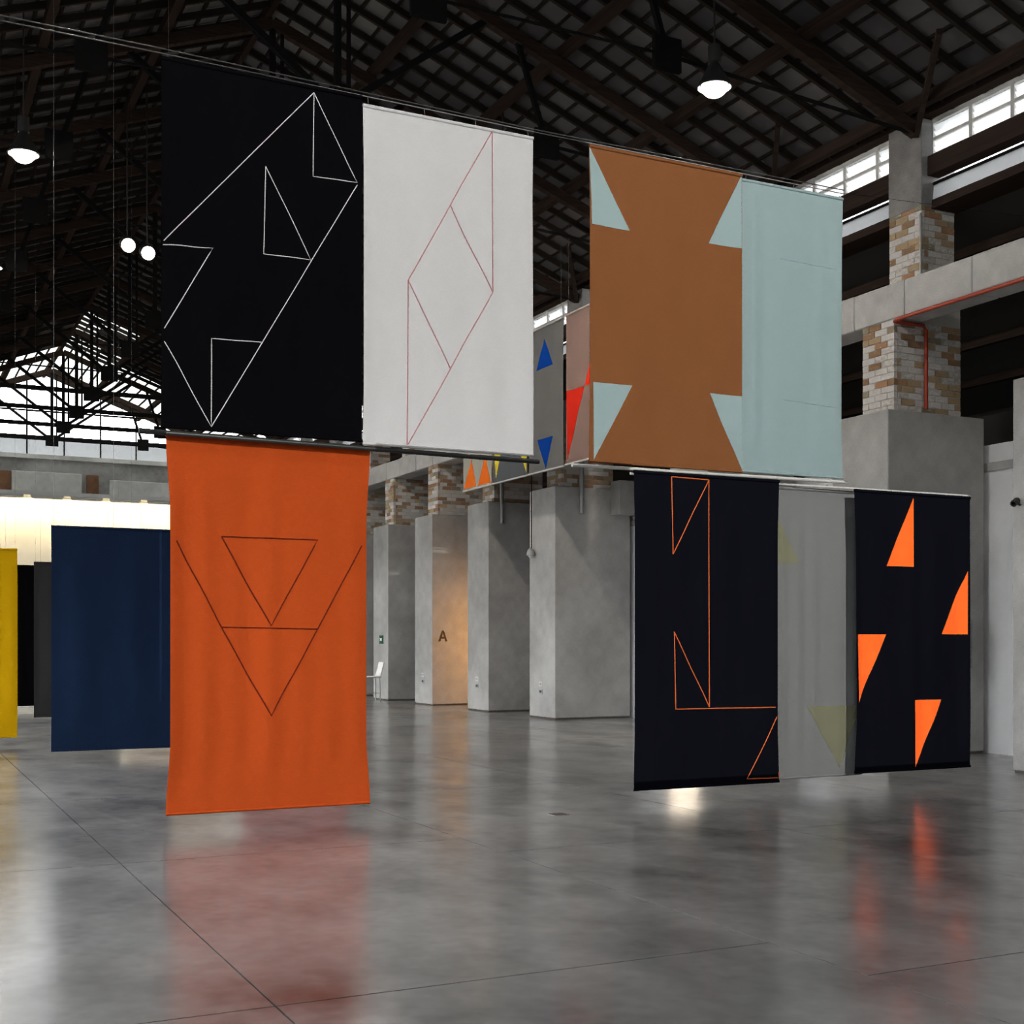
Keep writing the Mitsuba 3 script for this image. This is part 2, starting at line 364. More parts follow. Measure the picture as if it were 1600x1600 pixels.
# ------------------------------------------------------------------ roof trusses
ORD = ['first', 'second', 'third', 'fourth', 'fifth', 'sixth', 'seventh', 'eighth', 'ninth', 'tenth', 'eleventh', 'twelfth', 'thirteenth', 'fourteenth', 'fifteenth', 'sixteenth']
TY = [13.6 + 3.25 * k for k in range(-3, 12)]
for n_, y in enumerate(TY):
    k = thing('roof_truss', f'dark steel and timber roof truss, {ORD[len(TY) - 1 - n_]} of the row counted from the far glazed gable', 'roof truss', 'roof trusses along the hall')
    zc = lambda x: roof_z(x) - 0.24
    for side in (1, -1):
        xe = XC + side * (XR - XC - 0.05)
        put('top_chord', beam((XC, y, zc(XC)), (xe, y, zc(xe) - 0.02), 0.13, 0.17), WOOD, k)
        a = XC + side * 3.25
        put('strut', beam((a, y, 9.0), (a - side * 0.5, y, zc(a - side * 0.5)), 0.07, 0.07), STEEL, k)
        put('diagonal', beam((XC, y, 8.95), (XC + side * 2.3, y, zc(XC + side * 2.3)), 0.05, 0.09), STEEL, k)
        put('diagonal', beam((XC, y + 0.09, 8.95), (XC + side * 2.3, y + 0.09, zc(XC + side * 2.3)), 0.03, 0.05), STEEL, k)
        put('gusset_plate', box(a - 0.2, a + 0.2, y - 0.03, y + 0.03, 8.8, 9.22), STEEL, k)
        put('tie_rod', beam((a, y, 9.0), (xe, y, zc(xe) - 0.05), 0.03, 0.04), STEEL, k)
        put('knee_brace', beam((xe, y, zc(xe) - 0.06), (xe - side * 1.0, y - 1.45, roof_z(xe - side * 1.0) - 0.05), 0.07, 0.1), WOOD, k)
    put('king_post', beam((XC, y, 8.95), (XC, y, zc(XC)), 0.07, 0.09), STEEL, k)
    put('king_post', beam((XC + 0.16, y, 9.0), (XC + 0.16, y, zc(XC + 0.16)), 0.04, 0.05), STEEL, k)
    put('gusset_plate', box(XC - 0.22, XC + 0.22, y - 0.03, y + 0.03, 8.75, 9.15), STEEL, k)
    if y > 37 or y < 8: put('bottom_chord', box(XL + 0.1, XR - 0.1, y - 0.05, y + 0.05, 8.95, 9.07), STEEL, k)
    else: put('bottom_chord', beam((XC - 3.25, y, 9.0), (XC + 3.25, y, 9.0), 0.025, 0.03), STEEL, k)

# ------------------------------------------------------------------ clerestory windows on the right
for n_ in range(len(TY) - 1):
    ya, yb = TY[n_] + 0.33, TY[n_ + 1] - 0.05
    k = key_of(f'window_{n_ + 1}'); tag(k, kind='structure')
    X = 13.3
    put('frame', cat([box(X, X + 0.06, ya, yb, 8.90, 8.97), box(X, X + 0.06, ya, yb, 8.42, 8.48)]), WHITEMETAL, k)
    nb = 4; st = (yb - ya) / nb
    for q in range(nb + 1): put('mullion', box(X - 0.01, X + 0.06, ya + q * st - 0.03, ya + q * st + 0.03, 8.45, 8.93), WHITEMETAL, k)
    put('rail', box(X - 0.005, X + 0.05, ya, yb, 8.655, 8.70), WHITEMETAL, k)
    for q in range(nb):
        for s in (8.50, 8.575, 8.72, 8.795):
            put('louvre_pane', quad((X + 0.05, ya + q * st + 0.03, s), (X + 0.05, ya + (q + 1) * st - 0.03, s), (X - 0.0, ya + (q + 1) * st - 0.03, s + 0.066), (X - 0.0, ya + q * st + 0.03, s + 0.066)), FROST, k)
    put('sill_beam', box(13.2, 13.42, ya - 0.4, yb + 0.1, 8.15, 8.42), WOOD, k)
    put('lower_pane', quad((X + 0.02, ya, 8.07), (X + 0.02, yb, 8.07), (X + 0.02, yb, 8.15), (X + 0.02, ya, 8.15)), PANE, k)
    put('flashing', quad((X + 0.0, ya - 0.38, 7.82), (X + 0.0, yb + 0.05, 7.82), (X + 0.02, yb + 0.05, 8.04), (X + 0.02, ya - 0.38, 8.04)), DULL, k)
    put('glazing_bar', box(X, X + 0.05, ya - 0.38, yb + 0.05, 8.035, 8.07), STEEL, k)
put('trim_1', box(13.12, 13.6, -8, 53, 8.97, 9.16), WOOD, kind='structure')
put('trim_2', box(13.28, 13.76, -8, 53, 7.7, 7.82), WOOD, kind='structure')
# clerestory wall before the first windows (out of view)
put('wall_clerestory', box(13.3, 13.5, -13, 4.1, 5.0, 9.0), DARKWALL, kind='structure')

# ------------------------------------------------------------------ left wall, back wall (out of view)
put('wall_left', cat([box(-2.3, -2.0, -13, 54, 0, 0.9), box(-2.3, -2.0, -13, 54, 4.9, 8.2)]), CONC, kind='structure')
for n_ in range(17):
    ya = -12.4 + 4 * n_
    put('pier', box(-2.35, -1.98, ya - 0.35, ya + 0.35, 0.9, 4.9), CONC, 'wall_left')
    k = key_of(f'window_{60 + n_}'); tag(k, kind='structure')
    put('frame', cat([box(-2.2, -2.12, ya + 0.35, ya + 3.65, 0.9, 0.98), box(-2.2, -2.12, ya + 0.35, ya + 3.65, 4.82, 4.9), box(-2.2, -2.12, ya + 1.96, ya + 2.04, 0.98, 4.82)]), STEEL, k)
    put('pane', quad((-2.16, ya + 0.35, 0.98), (-2.16, ya + 3.65, 0.98), (-2.16, ya + 3.65, 4.82), (-2.16, ya + 0.35, 4.82)), PANE, k)
for n_ in range(15):
    ya = -8 + 4 * n_
    k = key_of(f'window_{30 + n_}'); tag(k, kind='structure')
    put('frame', cat([box(-2.2, -2.1, ya, ya + 4, 8.2, 8.28), box(-2.2, -2.1, ya, ya + 4, 8.9, 9.1), box(-2.2, -2.1, ya, ya + 0.1, 8.28, 8.9)]), WHITEMETAL, k)
    put('pane', quad((-2.15, ya + 0.1, 8.28), (-2.15, ya + 4, 8.28), (-2.15, ya + 4, 8.9), (-2.15, ya + 0.1, 8.9)), FROST, k)
put('wall_back', box(-3, 21, -13.3, -13, 0, 8.9), CONC, kind='structure')
put('wall_back_gable', trimesh.Trimesh([(-2.2, -13, 8.9), (13.6, -13, 8.9), (XC, -13, 12.2)], [[0, 1, 2], [0, 2, 1]], process=False), CONC, kind='structure')

# ------------------------------------------------------------------ far end: lit wall, concrete gable zone, gable window
YE = 50.9
put('wall_far', box(-2, 19.3, YE + 0.05, YE + 0.3, 0, 7.1), CONC, kind='structure')
for q in range(13):
    x = -1.9 + q * 1.22
    put('panel', bevel_box(x + 0.004, x + 1.216, YE, YE + 0.05, 0.12, 7.0, 0.006), WARMWALL, 'wall_far')
put('baseboard_far', box(-2, 14.2, YE - 0.03, YE + 0.05, 0, 0.12), WHITEMETAL, kind='structure')
put('wall_far_gable', box(-2, 14.2, YE + 0.3, YE + 0.6, 7.1, 8.55), RENDERED, kind='structure')
put('coping', box(-2, 14.2, YE + 0.15, YE + 0.65, 8.5, 8.66), CONCB, 'wall_far_gable')
for q, (xa, xb) in enumerate([(-1.5, 3.9), (4.35, 7.0), (7.9, 11.8)]):
    if q < 2 or True:
        put('raised_panel', bevel_box(xa + 0.05, xb - 0.05, YE + 0.22, YE + 0.32, 7.2, 8.02 if q < 2 else 7.85, 0.03), CONC, 'wall_far_gable')
for x in (3.98, 7.12, 11.9):
    put('brick_pier', box(x, x + 0.42, YE + 0.16, YE + 0.32, 7.14, 7.98), BROWNB, 'wall_far_gable')
put('steel_ledge', box(-2, 14.2, YE - 0.85, YE + 0.3, 7.02, 7.16), GREYMETAL, 'wall_far_gable')
k = key_of('window_50'); tag(k, kind='structure')
gx = [XL + 0.1 + q * (XR - XL - 0.2) / 11 for q in range(12)]
yg = YE + 0.45
def gz(x): return roof_z(x) - 0.02
for a, b in zip(gx[:-1], gx[1:]):
    for z0, hh in ((8.66, 0.72), (9.38, 0.96), (10.34, 1.6)):
        za, zb = min(gz(a), z0 + hh), min(gz(b), z0 + hh)
        if max(za, zb) <= z0 + 0.05: continue
        za, zb = max(za, z0 + 0.001), max(zb, z0 + 0.001)
        put('pane', quad((a, yg, z0), (b, yg, z0), (b, yg, zb), (a, yg, za)), DULL if z0 < 9 else PANE, k)
for x in gx: 
    if gz(x) > 8.8: put('mullion', box(x - 0.02, x + 0.02, yg - 0.05, yg + 0.03, 8.66, gz(x)), STEEL, k)
for z0 in (9.38, 10.34):
    h = (roof_z(XC) - z0) / S
    put('transom', box(XC - h, XC + h, yg - 0.04, yg + 0.03, z0 - 0.025, z0 + 0.025), STEEL, k)
for side in (1, -1):
    put('verge', beam((XC, yg, roof_z(XC) + 0.1), (XC + side * 7.6, yg, roof_z(XC + side * 7.6) + 0.1), 0.12, 0.3), WOOD, k)
# strips of the wall washer
for q in range(9):
    x = -0.6 + q * 1.4
    t = thing('wall_washer_lamp', f'slim warm strip lamp over the lit far wall, {ORD[q]} counted from the left', 'lamp', 'strip lamps above the lit far wall')
    put('housing', box(x, x + 1.15, YE - 0.80, YE - 0.70, 6.95, 7.02), GREYMETAL, t)
    e = quad((x + 0.03, YE - 0.79, 6.89), (x + 1.12, YE - 0.79, 6.89), (x + 1.12, YE - 0.71, 6.945), (x + 0.03, YE - 0.71, 6.945))
    e.invert()
    kk = put('diffuser', e, None, t)
    scene[kk]['emitter'] = {'type': 'area', 'radiance': {'type': 'rgb', 'value': [WASH * 1.0, WASH * 0.8, WASH * 0.46]}, 'sampling_weight': 0.6}
    scene[kk]['bsdf'] = {'type': 'ref', 'id': WHITEP}

# ------------------------------------------------------------------ lamps
def pendant(x, y, z, label, power, tint=(1, 0.95, 0.88), r=0.2):
    t = thing('pendant_lamp', label, 'lamp', 'round high bay lamps under the roof')
    put('shade', lathe([(0.05, 0.30), (0.09, 0.24), (r * 0.75, 0.12), (r + 0.02, 0.0), (r + 0.005, -0.01), (r * 0.72, 0.10), (0.03, 0.2)], 24, (x, y, z)), BLACKP, t, smooth=40)
    put('gear_box', lathe([(0.0, 0.52), (0.07, 0.52), (0.08, 0.5), (0.08, 0.3), (0.05, 0.29)], 16, (x, y, z)), BLACKP, t, smooth=30)
    put('cord', tube([(x, y, z + 0.5), (x, y, roof_z(x) + 0.1)], 0.012, 6), BLACKP, t)
    dome = [(0.165 * math.sin(q * math.pi / 16), -0.165 * math.cos(q * math.pi / 16) * 0.9 + 0.02) for q in range(9)]
    m = lathe(dome, 20, (x, y, z))
    if m.face_normals[-1] @ (m.triangles_center[-1] - np.array((x, y, z))) < 0: m.invert()
    kk = put('diffuser', m, WHITEP, t)
    scene[kk]['emitter'] = {'type': 'area', 'radiance': {'type': 'rgb', 'value': [power * c for c in tint]}}
for q in range(8):
    yv = 1.1 + 6.0 * q
    pendant(9.27, yv, 8.47, 'bright round lamp hanging under the dark roof above the brown banner' if q == 2 else f'round high bay lamp of the right row, {ORD[7 - q]} counted from the far wall', HIGHBAY * (2.2 if q == 3 else 1), (1, 0.89, 0.76) if q == 3 else (1, 0.95, 0.88))
    pendant(1.8, yv - 0.1, 8.4, 'small bright lamp at the upper left of the hall' if q == 3 else 'tiny lamp at the left picture edge' if q == 4 else f'round high bay lamp of the left row, {ORD[7 - q]} counted from the far wall', HIGHBAY)

def spotlight(name, o, t_, label, r=0.09, L=0.26, emit=None, hang=None, bs=BLACKP):
    o, tt = np.array(o, float), np.array(t_, float)
    d = (tt - o) / np.linalg.norm(tt - o)
    k = thing(name, label, 'lamp')
    m = lathe([(0.02, -L), (r * 0.8, -L), (r, -L * 0.8), (r, 0.0), (r - 0.012, 0.0), (r - 0.02, -0.05), (0.0, -0.055)], 20)
    M = trimesh.geometry.align_vectors([0, 0, 1], d); M[:3, 3] = o - d * 0.02
    m.apply_transform(M)
    put('housing', m, bs, k, smooth=35)
    if hang is not None: put('bracket', tube([o - d * L * 0.6, hang], 0.014, 6), bs, k)
    if emit:
        n = 16
        V = [(0, 0, -0.03)] + [((r - 0.018) * math.cos(2 * math.pi * q / n), (r - 0.018) * math.sin(2 * math.pi * q / n), -0.03) for q in range(n)]
        e = trimesh.Trimesh(V, [[0, 1 + q, 1 + (q + 1) % n] for q in range(n)], process=False); e.apply_transform(M)
        kk = put('lens', e, WHITEP, k)
        scene[kk]['emitter'] = {'type': 'area', 'radiance': {'type': 'rgb', 'value': [c * P for c in emit]}}
    return k
from shapely import box as sbox, union_all
for k_, (o, rs, s) in enumerate(PROJ):
    t_ = field_centre(rs)
    d = np.array(t_) - np.array(o); d /= np.linalg.norm(d)
    kp = spotlight('projector_lamp', np.array(o) - d * 0.03, t_, 'black framing projector hung behind the viewer, ' + ['aimed at the black, white and orange banners', 'aimed at the banners on the right'][k_],
              0.12, 0.34, None, (o[0], o[1] - 0.3, roof_z(o[0]) + 0.1))
    f = 0.45 / 13.7
    hole = union_all([sbox(o[0] + (r[0] - o[0]) * f, o[2] + (r[2] - o[2]) * f, o[0] + (r[1] - o[0]) * f, o[2] + (r[3] - o[2]) * f) for r in rs])
    plate = trimesh.creation.extrude_polygon(sbox(o[0] - 0.4, o[2] - 0.6, o[0] + 0.42, o[2] + 0.3).difference(hole), 0.003, engine='earcut')
    plate.apply_transform(np.array([[1, 0, 0, 0], [0, 0, 1, o[1] + 0.45], [0, 1, 0, 0], [0, 0, 0, 1.0]])); plate.invert()
    put('shutter_plate', plate, BLACKP, kp)
spotlight('hanging_spotlight', (3.83, 22.6, 8.4), (3.0, 10, 3), 'left one of the pair of warm spotlights under the roof', 0.13, 0.3, (140, 110, 75), (3.83, 22.75, 11.15))
spotlight('hanging_spotlight', (4.22, 22.9, 8.4), (3.6, 10, 3), 'right one of the pair of warm spotlights under the roof', 0.13, 0.3, (140, 120, 92), (4.22, 23.05, 11.3))
# warm lamps behind the columns and the navy banner
spotlight('warm_wall_lamp', (14.55, 28.2, 1.9), (13.3, 29.6, 1.2), 'warm lamp between two concrete columns lighting the column with the letter A', 0.16, 0.26, (330, 155, 42), (14.7, 28.0, 0.0), GREYMETAL)
k = thing('light_box', 'warm lit display box on the column hidden behind the navy banner', 'light box')
put('case', bevel_box(12.28, 12.385, 17.78, 18.7, 0.12, 2.3, 0.01), WHITEMETAL, k)
e = quad((12.275, 17.82, 0.16), (12.275, 18.66, 0.16), (12.275, 18.66, 2.26), (12.275, 17.82, 2.26)); e.invert()
kk = put('diffuser', e, WHITEP, k)
fn_ = e.face_normals
if fn_[0][0] > 0: e.invert(); scene[kk] = mikit.ply(e, WHITEP)
scene[kk]['emitter'] = {'type': 'area', 'radiance': {'type': 'rgb', 'value': [2.2 * P, 1.75 * P, 1.2 * P]}}

# ------------------------------------------------------------------ banners
def smooth01(t): t = np.clip(t, 0, 1); return t * t * (3 - 2 * t)
class Cloth:
    """A cloth hung flat: local (u across, v down) to the hall. axis 'x': in a plane of constant y, facing the camera (-y); 'y': constant x, facing -x."""
    def __init__(s, a0, a1, z0, z1, plane, axis='x', amp=0.012, waist=0.02, seed=0, sag=0.0):
        s.a0, s.a1, s.z0, s.z1, s.plane, s.axis, s.amp, s.waist, s.sag = a0, a1, z0, z1, plane, axis, amp, waist, sag
        r = np.random.default_rng(seed + 50)
        s.w = [(r.uniform(1.2, 6.5), r.uniform(0, 6.28), r.uniform(0.4, 1.0), r.uniform(-0.5, 0.5)) for _ in range(6)]
    def pos(s, u, v, off=0.0):
        u, v = np.asarray(u, float), np.asarray(v, float)
        hold = smooth01(v / 0.22) * smooth01((1 - v) / 0.2)
        W = s.a1 - s.a0
        a = (s.a0 + s.a1) / 2 + (u - 0.5) * W * (1 - s.waist * hold)
        f = sum(w * np.sin(2 * math.pi * (k * u + t * v * 0.4) + ph) for k, ph, w, t in s.w) / 3.0
        edge = 1 + 1.0 * np.abs(2 * u - 1) ** 4
        dep = s.plane + s.amp * f * edge * (0.12 + 0.88 * hold) - off
        z = s.z1 + (s.z0 - s.z1) * v - s.sag * 4 * u * (1 - u) * smooth01(v)
        return np.stack([a, dep, z], -1) if s.axis == 'x' else np.stack([dep, a, z], -1)
    def uv(s, a, z): return (a - s.a0) / (s.a1 - s.a0), (s.z1 - z) / (s.z1 - s.z0)
    def sheet(s, nu=48, nv=60, th=0.003):
        U, V = np.meshgrid(np.linspace(0, 1, nu), np.linspace(0, 1, nv))
        f, b = s.pos(U, V).reshape(-1, 3), s.pos(U, V, -th).reshape(-1, 3)
        n = nu * nv; F = []
        for j in range(nv - 1):
            for i in range(nu - 1):
                q = j * nu + i
                F += [[q, q + nu, q + 1], [q + 1, q + nu, q + nu + 1], [n + q, n + q + 1, n + q + nu], [n + q + 1, n + q + nu + 1, n + q + nu]]
        for i in range(nu - 1):
            for q, fl in ((i, 0), ((nv - 1) * nu + i, 1)): F += [[q, q + 1, n + q], [q + 1, n + q + 1, n + q]] if not fl else [[q, n + q, q + 1], [q + 1, n + q, n + q + 1]]
        for j in range(nv - 1):
            for q, fl in ((j * nu, 1), (j * nu + nu - 1, 0)): F += [[q, q + nu, n + q], [q + nu, n + q + nu, n + q]] if not fl else [[q, n + q, q + nu], [q + nu, n + q, n + q + nu]]
        if s.axis == 'y': F = [f_[::-1] for f_ in F]
        return trimesh.Trimesh(np.vstack([f, b]), F, process=False)
    def patch(s, poly, lift=0.004):
        uv = np.array([s.uv(a, z) for a, z in poly])
        m = trimesh.Trimesh(np.c_[uv, np.zeros(len(uv))], [[0, i, i + 1] for i in range(1, len(uv) - 1)], process=False)
        for _ in range(4): m = m.subdivide()
        m.merge_vertices()
        f, b = s.pos(m.vertices[:, 0], m.vertices[:, 1], lift), s.pos(m.vertices[:, 0], m.vertices[:, 1], 0.0005)
        n = len(f); F = m.faces
        e = np.sort(m.edges, axis=1); un, cnt = np.unique(e, axis=0, return_counts=True)
        side = [t for p, q in un[cnt == 1] for t in ((p, q, n + p), (q, n + q, n + p))]
        return trimesh.Trimesh(np.vstack([f, b]), np.vstack([F, F[:, ::-1] + n, np.array(side)]), process=False)
    def cord(s, pts, r=0.006):
        out = []
        for (a, z), (a2, z2) in zip(pts[:-1], pts[1:]):
            n = max(2, int(math.hypot(a2 - a, z2 - z) / 0.06))
            for t in np.linspace(0, 1, n, endpoint=False): out.append((a + (a2 - a) * t, z + (z2 - z) * t))
        out.append(pts[-1])
        ua = np.array([s.uv(a, z) for a, z in out])
        return tube(s.pos(np.clip(ua[:, 0], 0.002, 0.998), ua[:, 1], r * 0.7), r, 6)
    def rod(s, v, r, over=0.0):
        p, q = s.pos(-over / (s.a1 - s.a0), v), s.pos(1 + over / (s.a1 - s.a0), v)
        return tube([p, q], r, 12)

def banner(name, label, cl, bs, patches=(), cords=(), sleeve=True, group=None, res=(48, 60), wires=None, ties=(), wire=('', 0.0009)):
    k = thing(name, label, 'banner', group)
    put('cloth', cl.sheet(*res), bs, k, smooth=True)
    if sleeve:
        put('top_sleeve', cl.rod(0.004, 0.017), bs, k, smooth=40)
        put('bottom_sleeve', cl.rod(0.996, 0.014), bs, k, smooth=40)
    for poly, pb, lab in patches: put('triangle_patch', cl.patch(poly), pb, k, label=lab)
    for pts, pb, lab, r in cords: put('piping', cl.cord(pts, r), pb, k, label=lab)
    for wu in ties:
        p = cl.pos(wu, 0.0)
        put('tie', tube([p, (p[0], 10.715, float(np.interp(p[0], (2.0, 5.6, 9.27), (6.445, 6.405, 6.40))) - 0.011)], 0.003, 6), WIRE, k)
    for wu in (wires or ()):
        p = cl.pos(wu, 0.0)
        put('hanging_wire', tube([p, (p[0], p[1], roof_z(p[0]) + 0.11)], wire[1], 5), wire[0] or WIRE, k)
    return k

FB = {n: fabric(n, c, a) for n, c, a in [('black', (0.003, 0.003, 0.0038), 0.3), ('white', (0.47, 0.474, 0.478), 0.05), ('orange', (0.375, 0.055, 0.0115), 0.14), ('navy', (0.0034, 0.0037, 0.0058), 0.3),
      ('brown', (0.125, 0.05, 0.0195), 0.14), ('blue', (0.16, 0.215, 0.22), 0.06), ('grey', (0.118, 0.121, 0.121), 0.1), ('inkblue', (0.0115, 0.023, 0.055), 0.25), ('yellow', (0.56, 0.33, 0.005), 0.1),
      ('charcoal', (0.03, 0.03, 0.031), 0.2), ('beige', (0.7, 0.58, 0.44), 0.1), ('red', (0.5, 0.06, 0.04), 0.1), ('mauve', (0.27, 0.185, 0.16), 0.1), ('midgrey', (0.17, 0.17, 0.165), 0.1),
      ('palebeige', (0.42, 0.40, 0.35), 0.1), ('slate', (0.12, 0.13, 0.14), 0.1)]}
PT = {n: mat('patch_' + n, diff(c)) for n, c in [('orange', (0.9, 0.118, 0.02)), ('blue', (0.17, 0.23, 0.235)), ('yellow', (0.122, 0.122, 0.082)), ('royal', (0.008, 0.06, 0.34)), ('red', (0.72, 0.035, 0.02)),
      ('brightorange', (0.95, 0.2, 0.03)), ('lemon', (0.75, 0.6, 0.05))]}
CD = {n: mat('cord_' + n, diff(c)) for n, c in [('white', (0.47, 0.474, 0.478)), ('red', (0.36, 0.16, 0.17)), ('dark', (0.10, 0.014, 0.008)), ('orange', (0.42, 0.085, 0.025)), ('seam', (0.148, 0.2, 0.205))]}

W = ('thin white line', 'white')
bl = [[(3.374, 6.357), (2.091, 4.898)], [(2.086, 4.865), (2.496, 4.89), (2.096, 4.178)], [(2.096, 4.072), (2.485, 3.397), (2.485, 4.134), (2.92, 4.147)], [(3.374, 6.357), (3.371, 5.635), (3.768, 5.637), (3.374, 6.357)],
      [(3.768, 5.615), (2.485, 3.397)], [(2.948, 5.649), (2.931, 4.9), (3.349, 4.906), (2.948, 5.649)]]
banner('black_banner', 'large black hanging banner with thin white angular outlines', Cloth(2.075, 3.812, 3.36, 6.41, 10.7, waist=0.004, seed=1, amp=0.01), FB['black'],
       cords=[(p, CD['white'], 'thin white line', 0.0048) for p in bl], ties=(0.03, 0.35, 0.65, 0.97))
wl = [[(5.083, 6.326), (4.245, 4.841)], [(5.083, 6.326), (5.09, 4.834)], [(4.658, 5.581), (5.09, 4.834)], [(5.09, 4.834), (4.239, 3.355)], [(4.245, 4.841), (4.658, 4.089)], [(4.245, 4.841), (4.239, 3.355)]]
banner('white_banner', 'large white hanging banner with a thin dull red diamond outline', Cloth(3.822, 5.51, 3.34, 6.345, 10.7, waist=0.008, seed=2, amp=0.018), FB['white'],
       cords=[(p, CD['red'], 'thin dull red line', 0.0045) for p in wl], ties=(0.03, 0.35, 0.65, 0.97))
ol = [[(2.584, 2.493), (3.449, 2.491), (3.02, 1.738), (2.584, 2.493)], [(2.189, 2.442), (2.584, 1.725), (3.02, 0.966), (3.455, 1.723), (3.875, 2.455)], [(2.584, 1.725), (3.455, 1.712)]]
banner('orange_banner', 'large orange banner hanging low with thin dark triangle outlines', Cloth(2.131, 3.925, 0.157, 3.335, 10.8, waist=0.03, seed=3, amp=0.03), FB['orange'],
       cords=[(p, CD['dark'], 'thin dark line', 0.0052) for p in ol])
nl = [[(7.054, 3.241), (7.5, 3.234)], [(7.054, 3.241), (7.062, 2.471)], [(7.062, 2.471), (7.5, 3.227)], [(7.5, 3.234), (7.511, 0.941)], [(7.077, 1.702), (7.092, 0.931), (8.35, 0.922)], [(7.077, 1.695), (7.507, 0.948)],
      [(8.37, 0.822), (7.975, 0.196), (8.385, 0.189), (8.383, 0.249)]]
banner('navy_banner', 'dark navy banner hanging low with thin orange outlines', Cloth(6.62, 8.385, 0.14, 3.28, 10.7, waist=0.015, seed=4, amp=0.014), FB['navy'],
       cords=[(p, CD['orange'], 'thin orange line', 0.006) for p in nl])
bt = [[(6.116, 6.36), (6.133, 5.62), (6.564, 5.613)], [(7.905, 6.373), (7.5, 5.62), (7.905, 5.621)], [(6.147, 4.1), (6.593, 4.105), (6.165, 3.355)], [(7.515, 4.111), (7.908, 4.109), (7.912, 3.356)]]
banner('brown_banner', 'brown hanging banner with four pale blue corner triangles', Cloth(6.113, 7.912, 3.328, 6.382, 10.7, waist=0.008, seed=5, amp=0.012), FB['brown'],
       patches=[(p, PT['blue'], 'pale blue triangle') for p in bt], ties=(0.03, 0.35, 0.65, 0.97))
banner('pale_blue_banner', 'plain pale blue hanging banner beside the brown banner', Cloth(7.925, 9.26, 3.345, 6.357, 10.73, waist=0.006, seed=6, amp=0.012), FB['blue'],
       cords=[([(8.422, 5.597), (9.198, 5.577)], CD['seam'], 'faint seam', 0.0016), ([(8.447, 4.129), (9.233, 4.1)], CD['seam'], 'faint seam', 0.0016)], ties=(0.04, 0.5, 0.96))
banner('grey_banner', 'grey banner with faint yellow triangles hanging between two dark banners', Cloth(8.40, 9.62, 0.15, 3.238, 10.85, waist=0.012, seed=7, amp=0.014), FB['grey'],
       patches=[([(8.43, 3.0), (8.43, 2.43), (8.763, 2.435)], PT['yellow'], 'faint yellow triangle'), ([(8.874, 0.91), (9.59, 0.91), (9.32, 0.235)], PT['yellow'], 'faint yellow triangle')])
kt = [[(10.18, 3.182), (9.786, 2.424), (10.18, 2.424)], [(10.978, 2.393), (10.603, 1.685), (10.975, 1.685)], [(9.372, 1.682), (9.777, 1.682), (9.39, 0.949)], [(10.198, 0.96), (10.593, 0.96), (10.207, 0.221)]]
banner('triangle_banner', 'black banner at right with four bright orange triangles', Cloth(9.35, 11.02, 0.19, 3.233, 10.65, waist=0.02, seed=8, amp=0.016), FB['navy'],
       patches=[(p, PT['orange'], 'bright orange triangle') for p in kt])
banner('ink_blue_banner', 'plain dark blue banner left of the orange banner', Cloth(2.063, 3.642, 0.13, 3.16, 18.1, waist=0.004, seed=9, amp=0.012), FB['inkblue'], wires=(0.02, 0.51, 0.98), wire=(GREYMETAL, 0.0022))
banner('red_banner', 'dull red banner hidden behind the orange banner', Cloth(4.62, 6.3, 0.15, 3.16, 18.2, seed=10), FB['red'], wires=(0.02, 0.98))
banner('yellow_banner', 'plain mustard yellow banner cut by the left picture edge', Cloth(0.25, 1.88, 0.148, 3.016, 20.8, waist=-0.006, seed=11), FB['yellow'], wires=(0.02, 0.98))
banner('far_black_banner', 'narrow black banner seen between the yellow and the charcoal banner', Cloth(2.2, 3.62, 0.145, 3.345, 31.0, waist=0.0, seed=12), FB['black'], wires=(0.02, 0.98))
banner('charcoal_banner', 'charcoal banner at the left edge of the dark blue banner', Cloth(2.68, 4.3, 0.14, 3.15, 26.3, waist=0.0, seed=13), FB['charcoal'], wires=(0.02, 0.98))
banner('beige_banner', 'beige banner seen as a thin strip between the dark blue and the orange banner', Cloth(3.66, 5.28, 0.155, 2.9, 21.5, waist=0.0, seed=14), FB['beige'], wires=(0.02, 0.98))
# the row hung along the columns (facing the nave)
XB = 11.85; q_ = XB / 12.3
def sc(p): return [(y * q_, 1.6 + (z - 1.6) * q_) for y, z in p]
def side_banner(name, label, y0, y1, z0, z1, bs, pats):
    (ya, za), (yb, zb) = sc([(y0, z0), (y1, z1)])
    cl = Cloth(ya, yb, za, zb, XB, axis='y', waist=0.0, seed=int(y0 * 10), amp=0.006)
    k = banner(name, label, cl, bs, patches=[(sc(p), b, l) for p, b, l in pats], res=(20, 30))
    put('top_rail', tube([(XB, ya - 0.02, zb + 0.01), (XB, yb + 0.02, zb + 0.01)], 0.02, 8), LIGHTPOLE, k)
    put('bottom_rail', tube([(XB, ya - 0.02, za - 0.01), (XB, yb + 0.02, za - 0.01)], 0.022, 8), LIGHTPOLE, k)
    for yy in (ya + 0.1, yb - 0.1): put('hanging_wire', tube([(XB, yy, zb), (XB, yy, roof_z(XB) + 0.11)], 0.004, 5), WIRE, k)
side_banner('blue_triangle_banner', 'grey banner with royal blue triangles hung high behind the white banner', 22.55, 24.08, 5.14, 8.10, FB['midgrey'],
            [([(23.368, 7.843), (23.741, 7.254), (23.004, 7.258)], PT['royal'], 'royal blue triangle'), ([(23.683, 5.80), (23.004, 5.80), (23.311, 5.17)], PT['royal'], 'royal blue triangle')])
side_banner('mauve_banner', 'mauve brown banner with red triangles hung high left of the brown banner', 20.9, 22.44, 5.15, 8.11, FB['mauve'],
            [([(22.43, 6.60), (21.71, 6.58), (22.39, 5.223)], PT['red'], 'red triangle'), ([(21.0, 7.9), (21.70, 6.58), (21.0, 6.58)], PT['red'], 'red triangle')])
